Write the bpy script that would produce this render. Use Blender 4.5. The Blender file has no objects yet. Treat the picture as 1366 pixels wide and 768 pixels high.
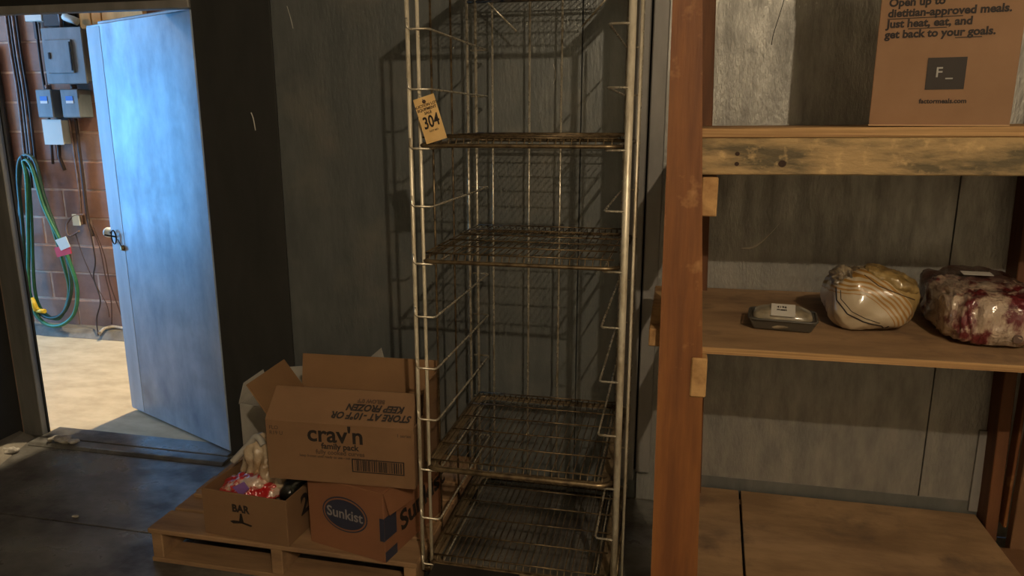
import bpy, bmesh, math, random
from mathutils import Vector, Matrix, noise

scene = bpy.context.scene
COL = scene.collection
R = math.radians

# ---------------------------------------------------------------- camera
cam_data = bpy.data.cameras.new('camera')
cam_data.sensor_width = 36.0
cam_data.lens = 25.906
cam_data.clip_start = 0.02
cam = bpy.data.objects.new('camera', cam_data)
COL.objects.link(cam)
cam.location = (0, 0, 1.52)
cam.rotation_euler = (R(90) - math.atan(224 / 983), 0, R(12.4))
scene.camera = cam

# ---------------------------------------------------------------- world, lights, exposure
world = bpy.data.worlds.new('world')
scene.world = world
world.use_nodes = True
world.node_tree.nodes['Background'].inputs[0].default_value = (0.35, 0.55, 1.0, 1)
world.node_tree.nodes['Background'].inputs[1].default_value = 0.05

def lamp(name, kind, loc, energy, color, size=0.1, rot=(0, 0, 0)):
    l = bpy.data.lights.new(name, kind)
    l.energy = energy
    l.color = color
    if kind == 'AREA':
        l.shape = 'RECTANGLE'
        l.size, l.size_y = size
    else:
        l.shadow_soft_size = size
    o = bpy.data.objects.new(name, l)
    COL.objects.link(o)
    o.location = loc
    o.rotation_euler = rot
    return o

# bare bulb of the cold room, high behind the camera to the right
lamp('room_bulb', 'POINT', (1.0, -1.4, 3.05), 200, (1.0, 0.81, 0.57), 0.022)
# warm lamp of the passage behind the open door
pl_ = lamp('passage_lamp', 'SPOT', (-2.65, 4.1, 2.8), 420, (1.0, 0.82, 0.55), 0.05)
pl_.data.spot_size = R(105)
pl_.data.spot_blend = 0.6
# second warm lamp further along the passage, lights the bricks from the left
lamp('far_passage_lamp', 'POINT', (-5.7, 3.35, 2.7), 44, (1.0, 0.80, 0.56), 0.05)
# daylight that comes in from the loading side, left outside the door
lamp('loading_daylight', 'AREA', (-6.6, 2.4, 1.5), 620, (0.12, 0.46, 1.0), (2.4, 2.4), (R(90), 0, R(-84)))

vs = scene.view_settings
vs.view_transform = 'Standard'
vs.look = 'None'
vs.gamma = 1.0
vs.use_curve_mapping = False
vs.exposure = 0.0

# ---------------------------------------------------------------- materials
def lin(c):
    return tuple(((x / 255) / 12.92 if x / 255 <= 0.04045 else ((x / 255 + 0.055) / 1.055) ** 2.4) for x in c)

def material(name, rgb, rough=0.6, metal=0.0, rgb2=None, scale=4.0, stretch=(1, 1, 1), lo=0.35, hi=0.65,
             bump=0.0, bscale=40.0, bstretch=(1, 1, 1), bdist=0.002, rvar=0.0, coat=0.0, rgb3=None, scale3=1.5,
             lo3=0.5, hi3=0.7, detail=6.0, emit=0.0):
    m = bpy.data.materials.new(name)
    m.use_nodes = True
    nt = m.node_tree
    N, L = nt.nodes, nt.links
    b = N['Principled BSDF']
    c1 = (*lin(rgb), 1)
    b.inputs['Base Color'].default_value = c1
    b.inputs['Roughness'].default_value = rough
    b.inputs['Metallic'].default_value = metal
    if coat:
        b.inputs['Coat Weight'].default_value = coat
        b.inputs['Coat Roughness'].default_value = 0.12
    tc = N.new('ShaderNodeTexCoord')
    def mp(st):
        n = N.new('ShaderNodeMapping')
        n.inputs['Scale'].default_value = st
        L.new(tc.outputs['Object'], n.inputs['Vector'])
        return n.outputs[0]
    def nz(vec, sc, det):
        n = N.new('ShaderNodeTexNoise')
        n.inputs['Scale'].default_value = sc
        n.inputs['Detail'].default_value = det
        n.inputs['Roughness'].default_value = 0.62
        L.new(vec, n.inputs['Vector'])
        return n.outputs['Fac']
    def rng(fac, a, c, o1=0.0, o2=1.0):
        n = N.new('ShaderNodeMapRange')
        n.inputs['From Min'].default_value = a
        n.inputs['From Max'].default_value = c
        n.inputs['To Min'].default_value = o1
        n.inputs['To Max'].default_value = o2
        L.new(fac, n.inputs['Value'])
        return n.outputs[0]
    def mix(fac, a, c):
        n = N.new('ShaderNodeMix')
        n.data_type = 'RGBA'
        L.new(fac, n.inputs[0])
        for k, v in ((6, a), (7, c)):
            if isinstance(v, tuple):
                n.inputs[k].default_value = v
            else:
                L.new(v, n.inputs[k])
        return n.outputs[2]
    col = c1
    if rgb2:
        f = nz(mp(stretch), scale, detail)
        col = mix(rng(f, lo, hi), c1, (*lin(rgb2), 1))
        if rvar:
            L.new(rng(f, lo, hi, rough - rvar, rough + rvar), b.inputs['Roughness'])
    if rgb3:
        f3 = nz(mp((1, 1, 1)), scale3, 4.0)
        col = mix(rng(f3, lo3, hi3), col, (*lin(rgb3), 1))
    if not isinstance(col, tuple):
        L.new(col, b.inputs['Base Color'])
    if bump:
        bn = N.new('ShaderNodeBump')
        bn.inputs['Strength'].default_value = bump
        bn.inputs['Distance'].default_value = bdist
        L.new(nz(mp(bstretch), bscale, 5.0), bn.inputs['Height'])
        L.new(bn.outputs[0], b.inputs['Normal'])
    return m

M = {}
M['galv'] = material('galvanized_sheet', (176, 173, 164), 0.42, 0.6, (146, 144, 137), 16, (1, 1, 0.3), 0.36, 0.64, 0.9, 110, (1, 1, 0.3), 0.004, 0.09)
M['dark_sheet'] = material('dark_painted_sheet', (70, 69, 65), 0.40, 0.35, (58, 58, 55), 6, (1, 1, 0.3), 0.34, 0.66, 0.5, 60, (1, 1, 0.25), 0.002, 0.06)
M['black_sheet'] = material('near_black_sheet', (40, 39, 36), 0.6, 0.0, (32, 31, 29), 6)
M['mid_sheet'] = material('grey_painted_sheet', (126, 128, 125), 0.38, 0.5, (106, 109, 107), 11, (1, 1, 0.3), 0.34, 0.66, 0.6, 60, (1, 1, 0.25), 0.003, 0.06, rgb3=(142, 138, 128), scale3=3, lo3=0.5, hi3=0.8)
M['wall_paint'] = material('pale_wall_paint', (176, 172, 160), 0.6)
M['rim_metal'] = material('greasy_pan_rim', (142, 122, 92), 0.5, 0.35, (92, 76, 52), 14, (1, 1, 1), 0.4, 0.65, 0.3, 60)
M['ceil'] = material('ceiling_sheet', (190, 186, 176), 0.6, 0.0)
M['trim_grey'] = material('grey_trim', (150, 145, 138), 0.5, 0.2, (124, 120, 114), 9, (1, 1, 0.2), 0.3, 0.7, 0.2, 60)
M['alu'] = material('worn_aluminium', (150, 148, 142), 0.5, 0.6, (110, 108, 104), 8, (1, 1, 0.15), 0.3, 0.7, 0.3, 50, (1, 1, 0.1), 0.001)
M['black'] = material('black_rubber', (16, 16, 15), 0.75)
M['groove'] = material('dark_joint', (10, 10, 9), 0.9)
M['floor'] = material('wet_steel_floor', (116, 113, 106), 0.36, 0.1, (62, 57, 50), 3.4, (1, 1.4, 1), 0.38, 0.64, 0.5, 30, (1, 1, 1), 0.002, 0.12, rgb3=(122, 118, 108), scale3=9, lo3=0.62, hi3=0.85)
M['outfloor'] = material('beige_concrete', (190, 172, 138), 0.8, 0, (160, 142, 110), 5, (1, 2, 1), 0.35, 0.75, 0.2, 60)
M['curb'] = material('grey_curb', (128, 120, 104), 0.85, 0, (92, 84, 72), 8, (1, 1, 1), 0.3, 0.7, 0.3, 40)
M['door'] = material('scuffed_zinc_door', (176, 184, 190), 0.45, 0.15, (120, 130, 142), 6, (1, 1, 0.5), 0.35, 0.8, 0.5, 55, (1, 1, 0.22), 0.0015, 0.08, rgb3=(110, 112, 112), scale3=2.2, lo3=0.52, hi3=0.85)
M['door_edge'] = material('door_edge_strip', (188, 194, 196), 0.5, 0.1, (160, 166, 168), 10, (1, 1, 0.2), 0.35, 0.7, 0.3, 60)
M['brick'] = material('terracotta_block', (142, 106, 88), 0.85, 0, (122, 88, 72), 7, (1, 1, 1), 0.3, 0.7, 0.4, 60, (1, 1, 1), 0.002)
M['brick_light'] = material('pale_terracotta_block', (148, 118, 102), 0.85, 0, (124, 98, 84), 7, (1, 1, 1), 0.3, 0.7, 0.4, 60, (1, 1, 1), 0.002)
M['mortar'] = material('mortar', (190, 160, 138), 0.9, 0, (160, 132, 112), 12)
M['panel_grey'] = material('panel_grey_paint', (116, 124, 126), 0.5, 0.1, (98, 106, 108), 12, (1, 1, 0.4))
M['panel_shadow'] = material('panel_side_grey', (92, 98, 98), 0.55, 0.1)  # panel grey darkened, shade of the housing sides put into the colour
M['pale_box'] = material('pale_plastic', (190, 196, 186), 0.5)
M['sticker_blue'] = material('sticker_blue', (60, 110, 190), 0.5)
M['white'] = material('white_print', (215, 215, 208), 0.6)
M['conduit'] = material('dull_conduit', (132, 108, 96), 0.5, 0.3, (96, 76, 66), 20)
M['dark_conduit'] = material('dark_cable', (48, 34, 28), 0.6)
M['brown_cable'] = material('brown_cable', (74, 48, 36), 0.6)
M['hose'] = material('green_hose', (48, 112, 76), 0.45, 0, (34, 88, 62), 14)
M['hose_dark'] = material('dark_green_hose', (40, 72, 58), 0.45, 0, (30, 56, 46), 14)
M['yellow'] = material('yellow_plastic', (206, 176, 48), 0.5)
M['red'] = material('red_tape', (190, 36, 44), 0.5)
M['dark_brown'] = material('dark_brown_board', (58, 48, 40), 0.7, 0, (44, 38, 32), 6)
M['outwood'] = material('yellow_pine', (240, 196, 124), 0.7, 0, (210, 160, 92), 8, (1, 1, 0.2))
M['chrome'] = material('rack_wire_dull', (222, 212, 190), 0.34, 0.6, (146, 130, 104), 30, (1, 1, 0.5), 0.42, 0.7, 0, rvar=0.1)
M['corner'] = material('bright_rack_upright', (236, 224, 198), 0.38, 0.35, (176, 158, 128), 26, (1, 1, 0.4), 0.45, 0.72)  # rack wire made paler, the bulb's light on the uprights put into the colour
M['chrome_dark'] = material('tray_wire_aged', (132, 112, 82), 0.42, 0.6, (70, 56, 38), 22, (1, 1, 1), 0.36, 0.62, 0, rvar=0.08)
M['post'] = material('stained_red_wood', (140, 88, 42), 0.62, 0, (112, 66, 32), 7, (4, 4, 0.35), 0.35, 0.65, 0.6, 30, (4, 4, 0.2), 0.002, rgb3=(178, 128, 80), scale3=9, lo3=0.60, hi3=0.74)
M['post_dark'] = material('brown_rear_wood', (118, 74, 40), 0.7, 0, (84, 50, 26), 6, (4, 4, 0.35), 0.3, 0.7, 0.3, 30, (4, 4, 0.2))
M['beam'] = material('weathered_beam', (176, 146, 100), 0.75, 0, (96, 84, 60), 7, (0.7, 1, 2.6), 0.44, 0.62, 1.0, 60, (0.6, 2, 1.6), 0.003, rgb3=(206, 172, 120), scale3=26, lo3=0.56, hi3=0.74)
M['ply'] = material('worn_plywood', (170, 136, 98), 0.7, 0, (136, 106, 74), 5, (0.6, 1.6, 1), 0.38, 0.64, 0.5, 40, (0.4, 3, 1), 0.0015, rgb3=(112, 88, 66), scale3=5.5, lo3=0.54, hi3=0.74)
M['ply_edge'] = material('plywood_edge', (192, 152, 100), 0.75, 0, (150, 112, 70), 3, (0.5, 1, 60), 0.4, 0.6, 0.3, 40, (0.2, 1, 20), 0.001)
M['ply_dark'] = material('aged_plywood', (128, 92, 60), 0.75, 0, (104, 72, 44), 3, (0.6, 1.6, 1), 0.35, 0.7, 0.2, 30)
M['endgrain'] = material('end_grain', (196, 154, 100), 0.8, 0, (140, 98, 56), 9, (1, 1, 1), 0.45, 0.65, 0.3, 60)
M['knot'] = material('wood_knot', (52, 30, 16), 0.8)
M['pallet'] = material('pallet_wood', (156, 122, 86), 0.8, 0, (112, 84, 58), 4, (0.5, 3, 3), 0.35, 0.7, 0.4, 40, (0.3, 3, 3), 0.0015)
M['card'] = material('cardboard', (126, 94, 64), 0.8, 0, (114, 84, 56), 3, (1, 1, 1), 0.35, 0.7, 0.15, 60)
M['card_in'] = material('cardboard_inside', (134, 100, 66), 0.85, 0, (122, 90, 58), 3)
M['card_orange'] = material('orange_cardboard', (134, 88, 58), 0.75, 0, (120, 78, 50), 3, (1, 1, 1), 0.35, 0.7, 0.15, 60)
M['card_red'] = material('red_brown_cardboard', (146, 110, 78), 0.72, 0, (134, 100, 68), 4, (1, 1, 1), 0.35, 0.7, 0.1, 60)
M['card_edge'] = material('cardboard_edge', (190, 154, 112), 0.85)
M['white_card'] = material('white_carton', (176, 170, 158), 0.8, 0, (150, 144, 134), 4)
M['ink'] = material('black_ink', (34, 24, 18), 0.7)
M['ink_soft'] = material('faded_ink', (76, 54, 38), 0.75)
M['navy'] = material('navy_print', (40, 42, 58), 0.7)
M['navy_text'] = material('pale_print', (130, 122, 118), 0.7)
M['logo_dark'] = material('dark_print_square', (48, 40, 34), 0.7)
M['logo_grey'] = material('grey_print', (172, 168, 160), 0.7)
M['manila'] = material('manila_tag', (232, 192, 128), 0.75, 0, (220, 178, 112), 12)
M['foam'] = material('dark_foam_tray', (70, 66, 58), 0.55, coat=0.3)
M['meat_pale'] = material('pale_meat_under_film', (172, 158, 132), 0.45, 0, (112, 100, 80), 14, (1, 1, 1), 0.35, 0.65, 0.5, 30, coat=0.8)
M['label'] = material('white_label', (206, 200, 188), 0.6)
M['film_dark'] = material('dark_film', (72, 44, 38), 0.35, 0, (104, 84, 74), 14, (1, 1, 1), 0.45, 0.7, 0.7, 26, (1, 1, 1), 0.006, coat=1.0)
M['meat'] = material('red_meat_in_film', (188, 164, 140), 0.30, 0, (104, 32, 36), 9, (1.3, 1, 0.9), 0.44, 0.54, 1.0, 30, (2.2, 1.5, 0.6), 0.014, coat=1.0, rgb3=(206, 186, 160), scale3=26, lo3=0.56, hi3=0.68)
M['red_bag'] = material('red_printed_bag', (176, 28, 30), 0.28, 0, (206, 178, 156), 9, (1, 1, 1.5), 0.53, 0.58, 0.8, 24, (1, 1, 1), 0.006, coat=1.0)
M['clear_bag'] = material('clear_food_bag', (196, 176, 148), 0.25, 0, (146, 112, 76), 9, (1, 1, 1), 0.4, 0.66, 0.9, 20, (1, 1, 1), 0.008, coat=1.0)
M['violet'] = material('violet_print', (128, 88, 150), 0.4, coat=0.6)
M['dark_bag'] = material('black_bag', (30, 28, 24), 0.35, 0, (70, 72, 58), 16, (1, 1, 1), 0.5, 0.62, 0.8, 24, coat=0.6)
M['crumb'] = material('dirty_ice', (180, 172, 158), 0.7, 0, (120, 112, 100), 20)
M['black_box'] = material('black_carton', (40, 36, 32), 0.55, 0, (28, 25, 22), 6)
M['bright_scratch'] = material('bare_bright_metal', (226, 220, 206), 0.35, 0.2)  # bare metal of the scuffs, also the glint painted on the wall
M['rust'] = material('rust', (96, 54, 32), 0.7, 0.2, (66, 36, 22), 30)
M['brass'] = material('dull_brass', (150, 128, 88), 0.4, 0.7)

def turkey_material():
    m = bpy.data.materials.new('printed_poultry_bag')
    m.use_nodes = True
    nt = m.node_tree
    N, L = nt.nodes, nt.links
    b = N['Principled BSDF']
    b.inputs['Roughness'].default_value = 0.3
    b.inputs['Coat Weight'].default_value = 1.0
    b.inputs['Coat Roughness'].default_value = 0.1
    tc = N.new('ShaderNodeTexCoord')
    sp = N.new('ShaderNodeSeparateXYZ')
    L.new(tc.outputs['Object'], sp.inputs[0])
    def mth(op, a, c=None):
        n = N.new('ShaderNodeMath')
        n.operation = op
        for k, v in ((0, a), (1, c)):
            if v is None:
                continue
            if isinstance(v, (int, float)):
                n.inputs[k].default_value = v
            else:
                L.new(v, n.inputs[k])
        return n.outputs[0]
    # distance from a centre low on the left of the bag (curved printed stripes)
    dx = mth('ADD', sp.outputs[0], 0.075)
    dz = mth('ADD', sp.outputs[2], 0.105)
    d = mth('SQRT', mth('ADD', mth('MULTIPLY', dx, dx), mth('MULTIPLY', dz, dz)))
    nz = N.new('ShaderNodeTexNoise')
    nz.inputs['Scale'].default_value = 9
    L.new(tc.outputs['Object'], nz.inputs['Vector'])
    d = mth('ADD', d, mth('MULTIPLY', mth('SUBTRACT', nz.outputs['Fac'], 0.5), 0.03))
    st = mth('GREATER_THAN', mth('SINE', mth('MULTIPLY', d, 2 * math.pi / 0.0125)), 0.1)
    inb = mth('MULTIPLY', mth('GREATER_THAN', d, 0.128), mth('LESS_THAN', d, 0.196))
    stripes = mth('MULTIPLY', st, inb)
    cap = mth('GREATER_THAN', d, 0.196)
    def mix(f, a, c):
        n = N.new('ShaderNodeMix')
        n.data_type = 'RGBA'
        L.new(f, n.inputs[0])
        for k, v in ((6, a), (7, c)):
            if isinstance(v, tuple):
                n.inputs[k].default_value = v
            else:
                L.new(v, n.inputs[k])
        return n.outputs[2]
    c = mix(stripes, (*lin((182, 164, 136)), 1), (*lin((160, 118, 56)), 1))
    c = mix(cap, c, (*lin((160, 134, 84)), 1))
    L.new(c, b.inputs['Base Color'])
    n2 = N.new('ShaderNodeTexNoise')
    n2.inputs['Scale'].default_value = 22
    n2.inputs['Detail'].default_value = 5
    L.new(tc.outputs['Object'], n2.inputs['Vector'])
    bn = N.new('ShaderNodeBump')
    bn.inputs['Strength'].default_value = 0.6
    bn.inputs['Distance'].default_value = 0.005
    L.new(n2.outputs['Fac'], bn.inputs['Height'])
    L.new(bn.outputs[0], b.inputs['Normal'])
    return m
M['turkey'] = turkey_material()
M['gather'] = material('gathered_film', (138, 122, 98), 0.35, 0, (84, 72, 56), 24, (1, 1, 1), 0.4, 0.6, 0.8, 40, coat=0.8)
M['cap'] = material('tan_netting', (160, 134, 84), 0.45, 0, (122, 98, 56), 30, (1, 1, 1), 0.4, 0.6, 0.8, 60, coat=0.6)

# ---------------------------------------------------------------- mesh helpers
class MB:
    def __init__(self):
        self.v, self.f, self.s = [], [], []

    def box(self, x0, x1, y0, y1, z0, z1):
        return self.prism([(x0, y0), (x1, y0), (x1, y1), (x0, y1)], z0, z1)

    def prism(self, pts, z0, z1, top=None):
        n = len(pts)
        b = len(self.v)
        top = top or pts
        self.v += [(p[0], p[1], z0) for p in pts] + [(p[0], p[1], z1) for p in top]
        self.f.append(tuple(b + i for i in reversed(range(n))))
        self.f.append(tuple(b + n + i for i in range(n)))
        for i in range(n):
            j = (i + 1) % n
            self.f.append((b + i, b + j, b + n + j, b + n + i))
        self.s += [False] * (n + 2)
        return self

    def hexa(self, p):            # 8 corners: bottom four, then top four, both counter-clockwise
        b = len(self.v)
        self.v += [tuple(q) for q in p]
        for f in ((3, 2, 1, 0), (4, 5, 6, 7), (0, 1, 5, 4), (1, 2, 6, 5), (2, 3, 7, 6), (3, 0, 4, 7)):
            self.f.append(tuple(b + i for i in f))
            self.s.append(False)
        return self

    def plate(self, quad, t):     # a flat polygon given thickness t against its normal
        q = [Vector(p) for p in quad]
        nrm = (q[1] - q[0]).cross(q[2] - q[0]).normalized() * t
        n = len(q)
        b = len(self.v)
        self.v += [tuple(p) for p in q] + [tuple(p - nrm) for p in q]
        self.f.append(tuple(b + i for i in range(n)))
        self.f.append(tuple(b + n + i for i in reversed(range(n))))
        for i in range(n):
            j = (i + 1) % n
            self.f.append((b + j, b + i, b + n + i, b + n + j))
        self.s += [False] * (n + 2)
        return self

    def tube(self, pts, r, n=8, closed=False):
        P = [Vector(p) for p in pts]
        k = len(P)
        b = len(self.v)
        prev = None
        for i in range(k):
            a = P[i - 1] if (i or closed) else P[i]
            c = P[(i + 1) % k] if (i < k - 1 or closed) else P[i]
            t = (c - a).normalized()
            if prev is None:
                ref = Vector((0, 0, 1)) if abs(t.z) < 0.9 else Vector((1, 0, 0))
                u = t.cross(ref).normalized()
            else:
                u = (prev - t * prev.dot(t)).normalized()
            prev = u
            w = t.cross(u)
            rr = r[i] if isinstance(r, (list, tuple)) else r
            for q in range(n):
                a2 = 2 * math.pi * q / n
                self.v.append(tuple(P[i] + (u * math.cos(a2) + w * math.sin(a2)) * rr))
        for i in range(k if closed else k - 1):
            j = (i + 1) % k
            for q in range(n):
                q2 = (q + 1) % n
                self.f.append((b + i * n + q, b + i * n + q2, b + j * n + q2, b + j * n + q))
                self.s.append(True)
        if not closed:
            self.f.append(tuple(b + q for q in reversed(range(n))))
            self.f.append(tuple(b + (k - 1) * n + q for q in range(n)))
            self.s += [False, False]
        return self

    def build(self, name, m, parent=None, bevel=0.0, kind=None, label=None, local=False):
        me = bpy.data.meshes.new(name)
        off = Vector((0, 0, 0))
        if parent is not None and not local:
            p = parent
            while p:
                off += p.location
                p = p.parent
        me.from_pydata([tuple(Vector(v) - off) for v in self.v], [], self.f)
        me.polygons.foreach_set('use_smooth', self.s)
        me.materials.append(m)
        bm = bmesh.new()
        bm.from_mesh(me)
        bmesh.ops.recalc_face_normals(bm, faces=bm.faces)
        if bevel:
            bmesh.ops.bevel(bm, geom=[e for e in bm.edges], offset=bevel, segments=1, affect='EDGES')
        bm.to_mesh(me)
        bm.free()
        o = bpy.data.objects.new(name, me)
        COL.objects.link(o)
        if parent is not None:
            o.parent = parent
        if kind:
            o['kind'] = kind
        if label:
            o['label'] = label
        return o

def smooth_path(pts, sub=6, closed=False):
    P = [Vector(p) for p in pts]
    out = []
    n = len(P)
    for i in range(n if closed else n - 1):
        if closed:
            p0, p1, p2, p3 = P[i - 1], P[i], P[(i + 1) % n], P[(i + 2) % n]
        else:
            p0, p1, p2, p3 = P[max(i - 1, 0)], P[i], P[i + 1], P[min(i + 2, n - 1)]
        for k in range(sub):
            t = k / sub
            out.append(0.5 * ((2 * p1) + (p2 - p0) * t + (2 * p0 - 5 * p1 + 4 * p2 - p3) * t * t + (3 * p1 - p0 - 3 * p2 + p3) * t ** 3))
    if not closed:
        out.append(P[-1])
    return out

def thing(name, label, cat, loc=(0, 0, 0), rz=0.0, group=None):
    o = bpy.data.objects.new(name, None)
    COL.objects.link(o)
    o.empty_display_size = 0.05
    o.location = loc
    o.rotation_euler = (0, 0, rz)
    tag(o, label, cat, group)
    return o

def tag(o, label, cat, group=None):
    o['label'] = label
    o['category'] = cat
    if group:
        o['group'] = group
    return o

def empty_struct(name, loc=(0, 0, 0)):
    o = bpy.data.objects.new(name, None)
    COL.objects.link(o)
    o.location = loc
    o['kind'] = 'structure'
    return o

def text(name, s, size, m, parent, mat4, bold=0.0, align='CENTER', shear=0.0, wscale=1.0):
    cu = bpy.data.curves.new(name, 'FONT')
    cu.body = s
    cu.size = size
    cu.offset = bold
    cu.shear = shear
    cu.extrude = 0.0003
    cu.resolution_u = 3
    cu.align_x = align
    cu.align_y = 'CENTER'
    t = bpy.data.objects.new(name, cu)
    COL.objects.link(t)
    bpy.context.view_layer.update()
    me = bpy.data.meshes.new_from_object(t.evaluated_get(bpy.context.evaluated_depsgraph_get()))
    bpy.data.objects.remove(t)
    me.transform(Matrix.Diagonal((wscale, 1, 1, 1)))
    me.materials.clear()
    me.materials.append(m)
    me.name = name
    o = bpy.data.objects.new(name, me)
    COL.objects.link(o)
    o.parent = parent
    o.matrix_local = mat4
    return o

def front(x, z, y=-0.0008, roll=0.0):       # text frame on a face that looks towards -y
    return Matrix.Translation((x, y, z)) @ Matrix.Rotation(R(90), 4, 'X') @ Matrix.Rotation(roll, 4, 'Z')

def side(x, y, z, roll=0.0):                # text frame on a face that looks towards +x
    return Matrix.Translation((x + 0.0008, y, z)) @ Matrix.Rotation(R(90), 4, 'Z') @ Matrix.Rotation(R(90), 4, 'X') @ Matrix.Rotation(roll, 4, 'Z')

def blob(name, m, centre, rad, parent, e=1.0, amp=0.0, freq=6.0, seed=0, rz=0.0, floor=None, sub=4, deform=None, local=False, wr=None):
    bm = bmesh.new()
    bmesh.ops.create_icosphere(bm, subdivisions=sub, radius=1.0)
    rot = Matrix.Rotation(rz, 3, 'Z')
    off = Vector((0, 0, 0))
    if parent is not None and not local:
        off = parent.location.copy()
    for v in bm.verts:
        p = v.co.copy()
        q = Vector([math.copysign(abs(c) ** e, c) for c in p])
        q = Vector((q.x * rad[0], q.y * rad[1], q.z * rad[2]))
        if deform:
            q = deform(q, p)
        if amp:
            nn = noise.noise(q * freq + Vector((seed * 7.3, seed * 3.1, 0))) + 0.5 * noise.noise(q * freq * 2.3 + Vector((seed, 0, 5)))
            q += p.normalized() * nn * amp
        if wr:
            w = abs(noise.noise(Vector((q.x * wr[1], q.y * wr[2], q.z * wr[3])))) + 0.5 * abs(noise.noise(Vector((q.x * wr[1] * 2.1, q.y * wr[2] * 2.1, q.z * wr[3] * 2.1 + 4))))
            q -= p.normalized() * w * wr[0]
        q = rot @ q + Vector(centre)
        if floor is not None and q.z < floor:
            q.z = floor + (q.z - floor) * 0.02
        v.co = q - off
    for f in bm.faces:
        f.smooth = True
    me = bpy.data.meshes.new(name)
    bm.to_mesh(me)
    bm.free()
    me.materials.append(m)
    o = bpy.data.objects.new(name, me)
    COL.objects.link(o)
    if parent is not None:
        o.parent = parent
    return o

WY = 2.813           # inner face of the back wall

# ================================================================= the setting
fl = empty_struct('floor', (0, 0, 0))
MB().box(-3.09, 3.0, -3.0, 2.70, -0.06, -0.006).build('subfloor', M['groove'], fl)
MB().box(-3.09, 3.0, 2.158, 2.70, -0.006, 0.0).build('floor_panel', M['floor'], fl, 0.002)
MB().box(-3.09, 3.0, 0.6, 2.152, -0.006, 0.0).build('floor_panel', M['floor'], fl, 0.002)
MB().box(-3.09, 3.0, -3.0, 0.594, -0.006, 0.0).build('floor_panel', M['floor'], fl, 0.002)
MB().box(-3.09, 3.0, 2.70, 2.813, -0.06, -0.001).build('floor_edge', M['floor'], fl)

sill = empty_struct('trim_1', (-2.4, 2.75, 0))
MB().prism([(-2.975, 2.70), (-1.93, 2.70), (-1.93, 2.785), (-2.975, 2.785)], 0.0, 0.014,
           [(-2.975, 2.718), (-1.93, 2.718), (-1.93, 2.772), (-2.975, 2.772)]).build('sill_plate', M['floor'], sill, 0.003)
MB().box(-2.975, -1.955, 2.785, 2.90, -0.02, 0.012).build('sill_plate', M['floor'], sill, 0.003)

wb = empty_struct('wall_back', (0, WY, 0))
MB().box(-1.955, 3.0, WY + 0.012, WY + 0.10, 0.0, 3.2).build('wall_core', M['groove'], wb)
def wall_panel(x0, x1, z0, z1, m):
    return MB().box(x0 + 0.0018, x1 - 0.0018, WY, WY + 0.014, z0, z1).build('wall_panel', m, wb, 0.0012)
wall_panel(-1.955, -1.60, 0.0, 3.2, M['dark_sheet'])  # sheet tones step from dark at the left to pale at the right
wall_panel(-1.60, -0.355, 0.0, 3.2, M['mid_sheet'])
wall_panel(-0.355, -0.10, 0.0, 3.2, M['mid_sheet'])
wall_panel(-0.10, 0.955, 0.0, 3.2, M['galv'])
wall_panel(0.955, 2.2, 0.0, 3.2, M['galv'])
wall_panel(2.2, 3.0, 0.0, 3.2, M['galv'])
MB().box(-3.09, -1.955, WY, WY + 0.10, 1.975, 3.2).build('header_panel', M['black_sheet'], wb, 0.002)
MB().box(-3.2, -3.09, WY, WY + 0.06, 0.0, 3.2).build('wall_stub', M['dark_sheet'], wb)

jb = empty_struct('trim_2', (-2.96, WY, 0))
MB().box(-3.09, -2.979, WY - 0.012, WY + 0.02, 0.0, 1.975).build('door_jamb', M['alu'], jb, 0.003)
MB().box(-2.988, -2.975, WY + 0.02, WY + 0.03, 0.0, 1.975).build('gasket', M['black'], jb)
MB().box(-3.085, -1.955, WY - 0.012, WY + 0.03, 1.962, 1.995).build('head_strip', M['trim_grey'], jb, 0.003)

wl = empty_struct('wall_left', (-3.02, 0, 0))
MB().box(-3.2, -3.092, -3.0, 2.80, 0.0, 3.2).build('wall_sheet', M['black_sheet'], wl)
MB().prism([(-3.09, -1.0), (-2.955, -1.0), (-2.885, 2.40), (-3.02, 2.79), (-3.09, 2.79)], 0.0, 0.03,
           [(-3.09, -1.0), (-3.02, -1.0), (-2.955, 2.40), (-3.06, 2.77), (-3.09, 2.78)]).build('cove_strip', M['curb'], wl)
wr = MB().box(3.0, 3.1, -3.0, 2.9, 0.0, 3.2).build('wall_right', M['wall_paint']); wr['kind'] = 'structure'
wf = MB().box(-3.2, 3.1, -3.1, -3.0, 0.0, 3.2).build('wall_front', M['wall_paint']); wf['kind'] = 'structure'
ce = MB().box(-3.2, 3.1, -3.1, 2.912, 3.2, 3.3).build('ceiling', M['ceil']); ce['kind'] = 'structure'

# two folded metal trims that hide the joint between the dark and the bare sheets
bb_ = MB().box(0.12, 1.16, 2.8105, 2.813, 0.0, 0.135).build('baseboard_back', M['mid_sheet']); bb_['kind'] = 'structure'  # thin strip in a darker grey, low on the back wall
tr = empty_struct('trim_3', (-0.1, 2.79, 0.1))
MB().box(-0.165, -0.109, 2.772, 2.812, 0.10, 3.19).build('trim_strip', M['trim_grey'], tr, 0.004)
MB().box(-0.101, -0.045, 2.768, 2.812, 0.14, 3.19).build('trim_strip', M['trim_grey'], tr, 0.004)
MB().box(-0.109, -0.101, 2.795, 2.812, 0.14, 3.19).build('joint_filler', M['groove'], tr)

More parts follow.
